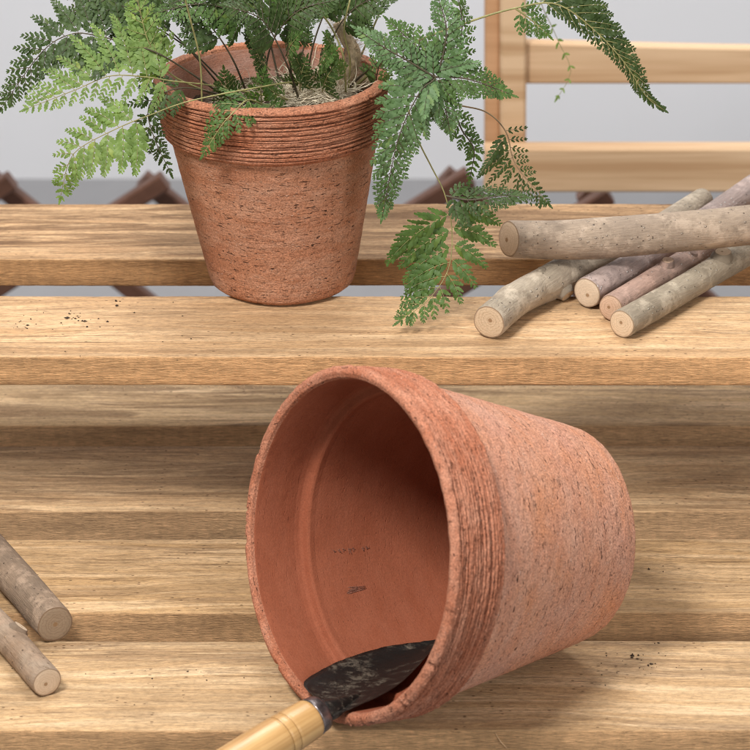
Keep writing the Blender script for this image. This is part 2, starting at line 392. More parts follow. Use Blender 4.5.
# pressed stamp on the inside wall: broken, unreadable raised and sunk strokes
st = MB(); rng = random.Random(4)
def scratch(u0, v0, u1, v1, r):
    P = []
    for k in range(6):
        f = k/5; h, n = hit2(u0+(u1-u0)*f+rng.uniform(-.4, .4), v0+(v1-v0)*f+rng.uniform(-.4, .4))
        if h is None: return
        if n.dot(h-CP) > 0: n = -n
        P.append(h + n*r*.15)
    st.tube(P, [r*.3, r, r*.8, r, r*.7, r*.3], 5)
for k, (a, b) in enumerate([(0, 0), (5.5, -1), (10, -1.5), (15, -1), (19, -2.5), (24, -3), (29, -3.5), (33, -4)]):
    u, v = 333+a, 552+b
    if k == 5: continue
    for q in range(3): scratch(u+rng.uniform(-1, 1), v+rng.uniform(-2.5, 0), u+rng.uniform(1, 4), v+rng.uniform(-1, 3.5), .00032)
for q in range(9): 
    f = q/8; scratch(346+rng.uniform(0, 3), 594-q*.6+rng.uniform(-2, 3), 358+rng.uniform(0, 9), 589-q*.5+rng.uniform(-2, 2), .00036)
so = st.build('stamp', plain('scuffed clay', (.21, .085, .055), .8, .4, 600), None); so.parent = p2; so.matrix_parent_inverse = M2.inverted()
so['label'] = 'worn unreadable maker stamp on the inside wall'

# ------------------------------------------------------------------ sticks
def bark(name, seed, col, alt, spk=(.62, .56, .48), spots=.6, fine=1):
    t = NT(name); uv = lambda a, b, o=0: t.coord('UV', (a, b, 1), (o+seed, seed*2, 0))
    ob = lambda s, o=0: t.coord('Object', (s, s, s), (seed+o, seed, o))
    c = t.mix(t.ramp(t.noise(ob(28), 1, 5, .65), [(.35, 0), (.65, 1)]), col, alt)
    fib = t.noise(uv(900, 90), 1, 5, .72); c = t.mix(.8, c, t.mix(1, c, t.ramp(fib, [(.3, .68), (.5, .98), (.7, 1.22)]), 'MULTIPLY'))
    V = t.voro(uv(330, 260, 3), 1); s = t.n('ShaderNodeSeparateColor'); t.l(V.outputs['Color'], s.inputs[0])
    sp = t.math('MULTIPLY', t.ramp(V.outputs['Distance'], [(.14, 1), (.26, 0)]), t.math('GREATER_THAN', s.outputs[0], .62))
    c = t.mix(t.math('MULTIPLY', sp, spots), c, spk)
    V2 = t.voro(uv(340, 300, 7), 1); s2 = t.n('ShaderNodeSeparateColor'); t.l(V2.outputs['Color'], s2.inputs[0])
    dk = t.math('MULTIPLY', t.ramp(V2.outputs['Distance'], [(.10, 1), (.2, 0)]), t.math('GREATER_THAN', s2.outputs[1], .82))
    c = t.mix(t.math('MULTIPLY', dk, .7), c, (.07, .045, .03))
    pt = t.noise(ob(75, 4), 1, 5, .7); c = t.mix(t.math('MULTIPLY', t.ramp(pt, [(.54, 0), (.64, 1)]), .4), c, tuple(a*.45 for a in col))
    pt2 = t.noise(ob(60, 9), 1, 6, .7); c = t.mix(t.math('MULTIPLY', t.ramp(pt2, [(.52, 0), (.62, 1)]), .5), c, tuple(min(1, a*1.5+.04) for a in col))
    h = t.math('ADD', t.math('MULTIPLY', fib, .8), t.math('ADD', sp, t.math('MULTIPLY', dk, -1.2)))
    return t.fin(c, .72, t.bump(t.noise(ob(180), 1, 5, .65), .0012, .6, t.bump(h, .0009, .9)), .3)
def cutwood(name, seed, col, ring, pith=.0, off=(0, 0)):
    t = NT(name); c0 = t.n('ShaderNodeTexCoord'); ln = t.n('ShaderNodeVectorMath', operation='LENGTH')
    mp = t.n('ShaderNodeMapping'); mp.inputs['Location'].default_value = (off[0], off[1], 0); t.l(c0.outputs['UV'], mp.inputs[0]); t.l(mp.outputs[0], ln.inputs[0]); ln0 = t.n('ShaderNodeVectorMath', operation='LENGTH'); t.l(c0.outputs['UV'], ln0.inputs[0]); w = t.noise(t.coord('UV', (3, 3, 3), (seed, seed, 0)), 1, 3)
    rr = t.math('ADD', ln.outputs['Value'], t.math('MULTIPLY', w, .4))
    wv = t.math('SINE', t.math('MULTIPLY', rr, 34.0))
    f = t.noise(t.coord('UV', (5, 30, 22), (seed, 0, 0)), 1, 5, .75)
    c = t.mix(t.ramp(wv, [(.0, .0), (1.0, .38)]), col, ring)
    c = t.mix(.8, c, t.mix(1, c, t.ramp(f, [(.3, .72), (.7, 1.2)]), 'MULTIPLY'))
    c = t.mix(t.ramp(ln.outputs['Value'], [(.10, .85), (.17, pith)]), c, (.30, .17, .08))
    c = t.mix(t.ramp(ln0.outputs['Value'], [(.90, 0), (.96, .8)]), c, (.24, .15, .09))
    return t.fin(c, .8, t.bump(f, .0006, .8), .25)
def stick(label, P, R, bm_, cm, knots=(), group='cut sticks', seed=0, stubs=(), cut=None):
    """P: centre points; R: radii; the first point is the end whose cut face shows"""
    o = thing('cut_stick', label, 'stick', P[0], group); rng = random.Random(seed)
    n = 150; Q, L = resample(catmull(P, 240), n); nr = 56; T0 = (Q[1]-Q[0]).normalized()
    u = T0.cross(Vector((0, 0, 1))).normalized(); vs = []; uv = []; frames = []
    Rf = lambda f: R[min(int(f*(len(R)-1)), len(R)-2)]*(1-(f*(len(R)-1)-min(int(f*(len(R)-1)), len(R)-2))) + R[min(int(f*(len(R)-1)), len(R)-2)+1]*(f*(len(R)-1)-min(int(f*(len(R)-1)), len(R)-2))
    for i in range(n+1):
        T = (Q[min(i+1, n)]-Q[max(i-1, 0)]).normalized(); u = (u-T*u.dot(T)).normalized(); w = u.cross(T)*-1
        f = i/n; r = Rf(f); s = f*L; frames.append((Q[i], T, u, w, r))
        if i in (0, n): r *= .965
        for j in range(nr+1):
            a = 2*PI*j/nr; ca, sa = math.cos(a), math.sin(a)
            d = 1 + .045*noise.noise((ca+seed*3, sa, s*22)) + .018*noise.noise((ca*4+seed, sa*4, s*90))
            for (ks, ka, kw, kh) in knots:
                q = math.hypot((s-ks)/kw, ((a-ka+PI) % (2*PI)-PI)*r/kw)
                d += kh*math.exp(-q*q)
            off = (u*ca+w*sa)*r*d
            if cut and s < .025: off = off + T*(off.dot(Vector(cut))*(1-s/.025))
            vs.append(Q[i]+off - P[0]); uv.append((a*r, s))
    k = nr+1
    fs = [(i*k+j, i*k+j+1, (i+1)*k+j+1, (i+1)*k+j) for i in range(n) for j in range(nr)]
    b = mesh('bark', vs, fs, bm_, o, uvs=uv)
    for end in (0, n):                                     # sawn ends, gently domed and rough
        q, T, uu, ww, r = frames[end]; sg = -1 if end == 0 else 1
        ring = vs[end*k:end*k+nr]; cv = []; cu = []; cf = []; m = 9
        cc = q-P[0]
        for a_ in range(m+1):
            g = 1-a_/m
            for j in range(nr):
                p = cc.lerp(Vector(ring[j]), g*(1.0 if a_ else 1.0)); p = p + T*sg*(.0006*(1-g**6)+.00012*noise.noise(p*1500))
                a = 2*PI*j/nr; cv.append(p); cu.append((math.cos(a)*g, math.sin(a)*g))
        cf = [(a_*nr+j, a_*nr+(j+1) % nr, (a_+1)*nr+(j+1) % nr, (a_+1)*nr+j) for a_ in range(m) for j in range(nr)]
        mesh('cut_end', cv, cf if sg < 0 else [x[::-1] for x in cf], cm, o, uvs=cu)
    for (pu, pv, rw, hh, mat2) in stubs:                   # trimmed side twigs, where the bark shows them
        best = None
        for i_ in range(2, n-2):
            q, T, uu, ww, r = frames[i_]
            for a_ in range(36):
                dr = uu*math.cos(a_*PI/18)+ww*math.sin(a_*PI/18)
                if dr.dot(CP-q) < 0: continue
                x = q+dr*r-CP; e = math.hypot(375+FPX*x.dot(RT)/x.dot(FW)-pu, 375-FPX*x.dot(UPV)/x.dot(FW)-pv)
                if best is None or e < best[0]: best = (e, i_, dr)
        i, dr = best[1:]; q, T, uu, ww, r = frames[i]; ks = i/n*L
        sd = T.cross(dr); tv = []; tf = []; tu = []; kk = 28
        for lv, (hgt, sc_) in enumerate([(-.2*r, 1.5), (.02*r, 1.35), (hh*.6, 1.08), (hh, 1.0), (hh*1.03, .86), (hh*.98, .45), (hh*.98, .02)]):
            for j in range(kk):
                a = 2*PI*j/kk; rr_ = rw*sc_*(1+.12*noise.noise((math.cos(a)*1.5+ks*90, math.sin(a)*1.5, lv*.4)))
                tv.append(q-P[0]+dr*(r*.93+hgt)+T*math.cos(a)*rr_*1.35+sd*math.sin(a)*rr_); tu.append((math.cos(a)*sc_, math.sin(a)*sc_))
        tf = [(a_*kk+j, a_*kk+(j+1) % kk, (a_+1)*kk+(j+1) % kk, (a_+1)*kk+j) for a_ in range(6) for j in range(kk)]
        s_ = mesh('knot', tv, tf, [bm_, bm_ if mat2 == 'bark' else cm], o, uvs=tu)
        s_.data.polygons.foreach_set('material_index', [0 if x // kk < 3 else (1 if mat2 != 'bark' else 0) for x in range(len(tf))])
    return o
def axis(pts, z):
    return [onz(u, v, (z[i] if hasattr(z, '__len__') else z)) for i, (u, v) in enumerate(pts)]
GR = 'cut sticks heaped on the upper shelf'; GL = 'cut sticks lying on the lower shelf'
bA = bark('tan bark', 1, (.38, .285, .205), (.30, .225, .165), spots=.2)
bB = bark('grey tan bark', 2, (.45, .37, .275), (.33, .26, .19), spots=.35)
bC = bark('mauve bark', 3, (.38, .28, .24), (.31, .24, .215), (.66, .6, .56), spots=.8)
bD = bark('reddish bark', 4, (.44, .28, .215), (.36, .245, .195), (.62, .53, .48), spots=.8)
bE = bark('olive grey bark', 5, (.38, .31, .225), (.28, .225, .16), (.62, .55, .45), spots=.6)
bF = bark('dark grey brown bark', 6, (.30, .205, .135), (.20, .14, .095), (.42, .32, .22), spots=.35)
cA = cutwood('sawn wood face', 1, (.66, .50, .35), (.52, .37, .25), 0, (.12, -.1)); cB = cutwood('ringed sawn wood', 2, (.66, .49, .32), (.44, .28, .16), 0, (-.1, .14))
cF = cutwood('dull sawn wood', 3, (.36, .26, .17), (.24, .16, .10))
stick('thick tan stick lying across the top of the heap of sticks', axis([(509, 239), (560, 240), (620, 237), (690, 231), (760, 224), (900, 208)], .0375),
      [.0118, .0128, .0132, .0130, .0135, .0135, .0135], bA, cA, knots=[(.066, 5.6, .007, .04)], group=GR, seed=1, cut=(.0, -.55, .15), stubs=[(613, 239, .0034, .0005, 'bark')])
stick('leftmost grey stick of the heap with a kink and a split spur', axis([(489, 322), (520, 297), (548, 283), (580, 268), (640, 241), (703, 199)], [.0112]*6),
      [.0107, .0105, .0118, .0108, .0095, .0090, .0080], bB, cB, knots=[(.034, 4.6, .008, .18), (.050, 5.9, .009, .3)], group=GR, seed=2, stubs=[(566, 293, .0042, .0035, None), (541, 270, .0022, .002, 'bark')])
stick('mauve stick with white flecks and a square dark heart at its cut end', axis([(587, 293), (640, 263), (700, 226), (780, 172), (860, 120)], .0105),
      [.0100, .0097, .0100, .0112, .0112], bC, cutwood('sawn wood with dark heart', 5, (.70, .55, .40), (.60, .45, .31), .0, (-.08, -.12)), knots=[(.021, 5.0, .005, .12)], group=GR, seed=3, stubs=[(612, 281, .0024, .0008, 'bark')])
stick('reddish stick with a knot in the middle of the heap', axis([(611, 308), (650, 284), (700, 254), (752, 222)], .0090),
      [.0088, .0086, .0090, .0088], bD, cutwood('pinkish sawn wood', 7, (.68, .47, .33), (.46, .27, .17), 0, (.16, .05)), group=GR, seed=4, stubs=[(667, 264, .0036, .0034, None), (694, 252, .0024, .0012, 'bark')])
stick('front right olive grey stick with a pale trimmed knot', axis([(622, 324), (680, 291), (722, 266), (780, 232), (860, 190)], .0092),
      [.0091, .0087, .0095, .0092, .0092], bE, cutwood('creamy sawn wood', 8, (.74, .56, .38), (.52, .34, .20), 0, (.05, .12)), knots=[(.048, 5.4, .003, .12)], group=GR, seed=5, stubs=[(723, 256, .0050, .0034, None)])
stick('thick dark stick with a dull brown cut end on the lower shelf', axis([(55, 624), (20, 584), (-30, 528), (-110, 440)], ZL+.0118),
      [.0113, .0115, .0118, .0120], bF, cF, group=GL, seed=6, knots=[(.02, 2, .01, .06)])
stick('thin dark stick with a pale cut end and a trimmed knot on the lower shelf', axis([(47, 682), (10, 640), (-40, 590), (-120, 512)], ZL+.0092),
      [.0088, .0090, .0092, .0092], bark('brown bark', 8, (.27, .175, .11), (.35, .26, .185), (.55, .36, .2), spots=.5), cA, group=GL, seed=7,
      stubs=[(19, 628, .0040, .0022, None)])
sp = MB()

# ------------------------------------------------------------------ trowel
steel = None
t = NT('worn black steel'); v = t.coord(scale=(120, 190, 260)); n = t.noise(v, 1, 8, .8, .3); n2 = t.noise(t.coord(scale=(35, 60, 60), loc=(3, 1, 0)), 1, 4)
msk = t.math('MULTIPLY', t.ramp(n, [(.50, 0), (.60, .8)]), t.ramp(n2, [(.47, 0), (.60, 1)]))
cc = t.mix(msk, (.010, .009, .008), (.13, .10, .07))
steel = t.fin(cc, t.ramp(msk, [(0, .38), (1, .85)]), t.bump(n, .0006, .7), .5)
t = NT('lacquered pine'); v = t.coord('UV', (1, 1, 1)); g = t.noise(t.coord('UV', (300, 9, 1)), 1, 4, .6, .3); g2 = t.noise(t.coord('UV', (60, 14, 1)), 1, 3)
cc = t.mix(t.ramp(g, [(.35, 0), (.65, 1)]), (.62, .38, .155), (.44, .24, .085)); cc = t.mix(t.ramp(g2, [(.50, 0), (.60, .75)]), cc, (.40, .20, .06))
pine = t.fin(cc, .36, t.bump(g, .0004, .3), .5); t.b.inputs['Coat Weight'].default_value = .15; t.b.inputs['Coat Roughness'].default_value = .15
# neck sits just above the lower left lip; find the lip there
def rimpt(u, v):
    h, n = hit2(u, v); return h
lip, ln_ = hit2(318, 704)
NK = ony(325, 710, lip.y-.004) if lip else onz(325, 710, ZL+.02)
inner_sh, n_sh = hit2(306, 684); inner_tip, n_tip = hit2(424, 650)
print('lip', lip, 'shoulder', inner_sh, 'tip', inner_tip, NK)
def toward(p, d): return p + (CP-p).normalized()*d
SH = toward(inner_sh, .012); TP = toward(inner_tip, .017)
NK = toward(lip, .017)
pn = (SH-NK).cross(TP-NK).normalized()
if pn.dot(CP-NK) < 0: pn = -pn
def onpl(u, v):
    d = ray(u, v); return CP + d*((NK-CP).dot(pn)/d.dot(pn))
TI = onpl(438, 640)
axd = (TI-onpl(326, 711)).normalized(); sdv = pn.cross(axd).normalized()
N0 = onpl(326, 711); Lb = (TI-N0).length
def loc(u, v): 
    p = onpl(u, v)-N0; return (p.dot(axd), p.dot(sdv))
up_e = [loc(*q) for q in ((327, 699), (316, 697), (303.5, 684), (318, 672), (345, 659), (385, 647), (420, 642))]
lo_e = [loc(*q) for q in ((332, 716), (345, 711), (363, 703.5), (385, 693), (403, 681), (420, 664), (430, 652))]
print('blade axis len', Lb, up_e, lo_e)
trow = thing('garden_trowel', 'hand trowel with pine handle and worn black blade in the mouth of the lying pot', 'trowel', N0)
def edge(E, s):
    for (a, b), (c, d) in zip(E, E[1:]):
        if a <= s <= c: return b+(d-b)*(s-a)/max(1e-6, c-a)
    return E[-1][1]
# outline polygon -> grid across
nu, nw = 46, 14; tops = []; 
ue = catmull([Vector((a, b, 0)) for a, b in up_e+[(Lb, 0)]], 60); le = catmull([Vector((a, b, 0)) for a, b in lo_e+[(Lb, 0)]], 60)
ue, _ = resample(ue, nu); le, _ = resample(le, nu); vs = []
for side in (1, -1):
    for i in range(nu+1):
        for j in range(nw+1):
            f = j/nw; p = ue[i].lerp(le[i], f); c_ = 4*f*(1-f)
            hgt = -.0045*c_*math.sin(PI*min(1, i/nu*.9+.1)) + .0004*noise.noise(p*300)
            th = .0007*side*(.25+.75*min(1, c_*2))
            vs.append(axd*p.x+sdv*p.y+pn*(hgt+th))
k = (nu+1)*(nw+1); W = nw+1; fs = []
for i in range(nu):
    for j in range(nw):
        q = (i*W+j, i*W+j+1, (i+1)*W+j+1, (i+1)*W+j); fs.append(q); fs.append(tuple(k+x for x in q[::-1]))
for i in range(nu):
    for j in (0, nw): fs.append((i*W+j, (i+1)*W+j, k+(i+1)*W+j, k+i*W+j))
for j in range(nw):
    for i in (0, nu): fs.append((i*W+j, i*W+j+1, k+i*W+j+1, k+i*W+j))
bl = mesh('blade', vs, fs, steel, trow)
# handle direction from pixels: the handle leaves down-left, out of frame
hd0 = onpl(321, 712)
hE = ony(200, 787, hd0.y-.055)
hd = (hE-hd0).normalized()
def lathe_axis(name, O, D, prof, mat, parent, k=48):
    D = D.normalized(); u = D.cross(Vector((0, 0, 1))).normalized(); w = D.cross(u); vs = []; uv = []
    for (s, r) in prof:
        for j in range(k+1):
            a = 2*PI*j/k; vs.append(O+D*s+(u*math.cos(a)+w*math.sin(a))*r); uv.append((a/(2*PI)*.07, s))
    fs = [(i*(k+1)+j, i*(k+1)+j+1, (i+1)*(k+1)+j+1, (i+1)*(k+1)+j) for i in range(len(prof)-1) for j in range(k)]
    return mesh(name, vs, fs, mat, parent, uvs=uv)
h0 = hd0-N0
lathe_axis('ferrule', h0, hd, [(-.0005, 0), (-.0005, .0072), (0, .0096), (.0012, .0103), (.0058, .0108), (.0066, .0108), (.0068, .0100)], plain('dark ferrule steel', (.20, .17, .165), .32, .6, 260, .0005, .5, .85), trow)
hp = [(.0064, .0)] + [(.0064, .0103), (.0072, .0108)]
for s in np.linspace(.008, .105, 90):
    r = .0108+.0014*math.sin(min(1, s/.05)*PI*.6)-.0012*max(0, (s-.07)/.035)
    for g in (.0235, .0285):
        r -= .0006*math.exp(-((s-g)/.0005)**2)
    hp.append((float(s), r))
hp += [(.108, .0085), (.1095, .004), (.11, 0)]
hobj = lathe_axis('handle', h0, hd, hp, pine, trow)
for g in (.0235, .0285):
    rr = .0108+.0014*math.sin(min(1, g/.05)*PI*.6)
    lathe_axis('groove', h0, hd, [(g-.00035, rr-.0008), (g-.0003, rr-.00038), (g+.0003, rr-.00038), (g+.00035, rr-.0008)], plain('dark brown groove', (.22, .11, .03), .6, .4, 500), hobj)  # groove rings coloured darker than the handle
tg = MB(); tg.tube(resample([h0-hd*-.001, axd*.004-pn*.001, axd*.016-pn*.0022, axd*.030-pn*.0035], 12)[0], [.0062, .0062, .006, .0058, .0055, .005, .0046, .004, .0035, .003, .0025, .0018, .001], 16)
tg.build('neck', steel, trow)

# ------------------------------------------------------------------ soil, moss and fern
Y0 = c1.y
rimz = .1405
def hair(mb, p, d, L, r, k=3, curl=1.0, rng=random):
    P = [p]; v = d.normalized()
    for i in range(5):
        v = (v + Vector((rng.uniform(-1, 1), rng.uniform(-1, 1), rng.uniform(-1, 1)))*.35*curl).normalized(); P.append(P[-1]+v*L/5)
    mb.tube(P, [r, r, r*.9, r*.8, r*.6, r*.3], k, False)
sx = c1.x - .07*rimz
so_v = []; nr_, na_ = 26, 90
for i in range(nr_+1):
    for j in range(na_):
        a = 2*PI*j/na_; r = .0615*i/nr_; x, y = r*math.cos(a), r*math.sin(a)
        z = rimz-.020+.012*(x/.06)*.9+.004*noise.noise((x*60, y*60, 1))+.002*noise.noise((x*220, y*220, 3))
        so_v.append((sx+x, Y0+y, z))
fs = [(i*na_+j, i*na_+(j+1) % na_, (i+1)*na_+(j+1) % na_, (i+1)*na_+j) for i in range(nr_) for j in range(na_)]
soil = mesh('potting_soil', so_v, [f[::-1] for f in fs], plain('dark soil', (.06, .038, .022), .95, .6, 400, .002))
tag(soil, 'dark potting soil filling the upright pot around the fern stems', 'soil', kind='stuff')
def soilz(x): return rimz-.020+.012*((x-sx)/.06)*.9
ms = MB(); rng = random.Random(9)
for (uu, vv, n_, w_) in ((372, 96, 500, 12), (350, 102, 420, 14), (318, 103, 300, 14), (295, 100, 160, 14), (236, 100, 130, 8), (330, 80, 160, 16), (300, 88, 120, 20)):
    cpt = onz(uu, vv, soilz(onz(uu, vv, rimz-.014).x)+.003)
    for q in range(n_):
        p = cpt+Vector((rng.gauss(0, w_/1600), rng.gauss(0, .008), rng.uniform(-.002, .007)))
        if math.hypot(p.x-sx, p.y-Y0) > .0600: continue
        hair(ms, p, Vector((rng.uniform(-1, 1), rng.uniform(-.6, .6), rng.uniform(-.3, .4))), rng.uniform(.008, .02), rng.uniform(.00018, .0004), 3, 1.2, rng)
mo = ms.build('dried_moss', plain('beige dried moss', (.66, .57, .42), .9, .3, 300)); tag(mo, 'beige strands of dried moss heaped inside the right edge of the upright pot', 'moss', kind='stuff')
fern = thing('fern_plant', 'lacy green fern with arching fronds and furry stems growing in the upright pot', 'fern', (sx, Y0, rimz-.02))
FO = Vector((sx, Y0, rimz-.02))
# furry rhizomes
fur = plain('furry tan rhizome', (.55, .42, .28), .9, .5, 300); 
for pts, r in (([(330, 100), (345, 78), (354, 55), (346, 38), (338, 22)], .0058), ([(318, 104), (335, 92), (352, 84), (372, 80)], .0050), ([(290, 104), (300, 88), (322, 80)], .004)):
    mb = MB(); P = [ony(u, v, Y0-.004+.004*i) - FO for i, (u, v) in enumerate(pts)]; Q = resample(catmull(P, 30), 24)[0]
    mb.tube(Q, [r*(1-.35*i/24) for i in range(25)], 10)
    for q in Q:
        for _ in range(34):
            d = Vector((rng.gauss(0, 1), rng.gauss(0, 1), rng.gauss(0, 1))).normalized(); hair(mb, q+d*r*.7, d, .005, .00013, 3, .8, rng)
    mb.build('rhizome', fur, fern)
def leafmat(name, col, back, tr=.35, rough=.45):
    t = NT(name); n = t.noise(t.coord(scale=(160, 160, 160)), 1, 3); n2 = t.noise(t.coord(scale=(28, 28, 28)), 1, 3)
    c = t.mix(1, col, t.ramp(n, [(.3, .78), (.7, 1.25)]), 'MULTIPLY'); c = t.mix(t.ramp(n2, [(.4, 0), (.65, .5)]), c, back)
    gi = t.n('ShaderNodeNewGeometry'); isl = gi.outputs['Random Per Island']
    c = t.mix(1, c, t.ramp(isl, [(0, (.74, .78, .70)), (.5, (1, 1, 1)), (.95, (1.15, 1.12, 1.15)), (1, (1.4, 1.2, .9))]), 'MULTIPLY')
    bk = t.n('ShaderNodeHueSaturation'); bk.inputs['Saturation'].default_value = .72; bk.inputs['Value'].default_value = 1.45; t.l(c, bk.inputs['Color'])
    c = t.mix(gi.outputs['Backfacing'], c, bk.outputs[0])
    t.fin(c, rough, t.bump(n, .0005, .5), .25)
    tl = t.n('ShaderNodeBsdfTranslucent'); t.l(t.mix(1, c, (1.25, 1.35, .55), 'MULTIPLY'), tl.inputs[0])
    mx = t.n('ShaderNodeMixShader'); mx.inputs[0].default_value = tr; t.l(t.b.outputs[0], mx.inputs[1]); t.l(tl.outputs[0], mx.inputs[2]); t.l(mx.outputs[0], t.out.inputs[0])
    return t.m
Mdark = leafmat('dark fern green', (.046, .076, .021), (.072, .112, .035), .18, .5)
Mmid = leafmat('mid fern green', (.078, .140, .035), (.12, .195, .06), .25, .5)
Mlite = leafmat('light fern green', (.18, .27, .075), (.25, .34, .125), .35, .5)
Mblue = leafmat('bluish fern green', (.092, .165, .058), (.17, .26, .13), .22, .5)
Sdark = plain('dark stalk', (.075, .06, .035), .6, .3, 200); Sgrn = plain('green brown stalk', (.25, .23, .09), .55, .3, 200); Sbrn = plain('brown stalk', (.26, .18, .10), .55, .3, 200)
def ribbon(mb, O, T, S, N, L, W, lobes, rng, curl=.0, fold=.25, asym=0.0, notch=.70):
    """toothed pinnule: strip of columns left, middle, right"""
    cols = []
    for k in range(lobes):
        for q, wd in ((.08, notch), (.5, .95), (.86, 1.0)):
            s = (k+q)/lobes; cols.append((s, wd))
        cols.append(((k+1.0)/lobes, notch*.95))
    vs = []; tb = 1.0/max(2, lobes)
    rip = .045; ph = rng.uniform(0, 6); vs = [O+S*W*.08, O, O-S*W*.08]
    for (s, wd) in cols:
        env = W*(.50+.50*math.sin(PI*min(1, s**.9*.80)))*(1-.70*s**2.2)
        sh = s + .05*wd                              # teeth point forward
        drop = -curl*L*s*s + rip*L*math.sin(s*7+ph)
        m = O+T*(L*s)+N*drop
        a = env*wd*(1+rng.uniform(-.2, .2)); b = env*wd*(1+rng.uniform(-.12, .12))
        vs += [O+T*(L*(s+.16*tb*wd*2))+S*a*(1+asym)+N*(drop-fold*a), m, O+T*(L*(s+.16*tb*wd*2))-S*b*(1-asym)+N*(drop-fold*b)]
    n = len(vs)//3; base = len(mb.v)
    tip = O+T*L*1.06+N*(-curl*L*1.12); vs.append(tip)
    fs = []
    for i in range(n-1):
        fs += [(3*i, 3*i+1, 3*i+4, 3*i+3), (3*i+1, 3*i+2, 3*i+5, 3*i+4)]
    fs += [(3*(n-1), 3*(n-1)+1, 3*n), (3*(n-1)+1, 3*(n-1)+2, 3*n)]
    mb.add(vs, fs)
def pinna(mb, sb, O, T, S, N, L, rng, sagd, fwd, pw=.19, sr=.00032, sp=.0036, fold=.25, jit=.12):
    """one pinna with its own rib and pinnules"""
    n = max(4, int(L/(sp*.80))); P = []; v = T.copy(); p = O.copy(); m = 10
    for k in range(m+1):
        P.append(p.copy()); v = (v + fwd*(.035) + Vector((0, 0, -1))*sagd*.06).normalized(); p = p+v*L/m
    sb.tube(P, [sr*(1-.75*i/m) for i in range(m+1)], 4, False)
    Q, _ = resample(P, 60)
    for i in range(n):
        f = 1-(1-(i+.5)/(n+.1))**1.22; q = Q[int(f*60)]; Tq = (Q[min(60, int(f*60)+1)]-Q[max(0, int(f*60)-1)]).normalized()
        Nq = (N-Tq*N.dot(Tq)).normalized(); Sq = Nq.cross(Tq)
        ln = L*pw*((1-f)**.85)*(.85+.5*math.sin(min(1, f*3)*PI/2)) + .0015
        for sg in (1, -1):
            l2 = 1.12*ln*(1+rng.uniform(-jit, jit))*(1.08 if sg*fwd.dot(Sq) > 0 else .92)
            a = math.radians(40-13*f+rng.uniform(-4, 4)); D = (Tq*math.cos(a)+Sq*sg*math.sin(a)+Nq*rng.uniform(-.15, .1)).normalized()
            N2 = (Nq+Sq*sg*rng.uniform(-.25, .12)+Tq*rng.uniform(-.12, .12)); N2 = (N2-D*N2.dot(D)).normalized(); S2 = N2.cross(D).normalized()
            q2 = Q[min(60, int(f*60)+(1 if sg > 0 else 0))]
            ribbon(mb, q2, D, S2, N2, l2, max(.0006, min(.0021, l2*.285)), max(2, min(5, int(l2/.0015))), rng, .12+rng.uniform(0, .12), fold)
    ribbon(mb, Q[57], (Q[60]-Q[56]).normalized(), S, N, max(.002, L*.06), .0006, 3, rng, .05, fold)
def frond(pts, t0, Lm, mat, smat, seed, N=(0, -.75, .65), npin=9, sag=.6, ang=(68, 38), prof=.9, r0=.0007, lab=None, sides=(1, 1), pw=.23, dy=0, skip=None, sp=.0036, fold=.25):
    """pts: (u, v, depth offset in m from the pot's centre)"""
    npin = int(npin*1.45); rng = random.Random(seed); P = [ony(u, v, Y0+d+dy)-FO for (u, v, d) in pts]; Q, L = resample(catmull(P, 120), 200)
    N = Vector(N).normalized(); mb = MB(); sb = MB()
    sb.tube([Q[i] for i in range(0, 201, 4)], [r0*(1-.75*i/50) for i in range(51)], 7)
    for i in range(npin):
        s = 1-(1-i/(npin-.1))**1.45
        for sg, k in ((1, 0), (-1, 1)):
            f = t0+(1-t0)*min(.985, s+(.35/npin*(1-s) if sg < 0 else 0)); idx = min(199, max(1, int(f*200))); q = Q[idx]
            if not sides[k]: continue
            T = (Q[idx+1]-Q[idx-1]).normalized(); Nq = (N-T*N.dot(T)).normalized(); S = Nq.cross(T)
            ln = Lm*sides[k]*((1-s)**prof)*(1+rng.uniform(-.07, .07)) + .0028
            a = math.radians(ang[0]+(ang[1]-ang[0])*s+rng.uniform(-5, 5))
            D = (T*math.cos(a)+S*sg*math.sin(a)+Nq*rng.uniform(-.14, .10)).normalized()
            Np = (Nq+S*sg*rng.uniform(-.25, .1)+T*rng.uniform(-.12, .12)).normalized(); Np = (Np-D*Np.dot(D)).normalized(); Sp = Np.cross(D)
            if ln > .0068: pinna(mb, sb, q, D, Sp, Np, ln, rng, sag, T, pw, r0*.38, sp, fold)
            else: ribbon(mb, q, D, Sp, Np, ln, max(.0007, ln*.27), max(3, min(5, int(ln/.0014))), rng, .15, fold)
    T = (Q[200]-Q[196]).normalized(); Nq = (N-T*N.dot(T)).normalized(); ribbon(mb, Q[198], T, Nq.cross(T), Nq, .006, .0012, 4, rng, .1, fold)
    o = mb.build('frond', mat, fern); s_ = sb.build('stalk', smat, o)
    if lab: o['label'] = lab
    return o
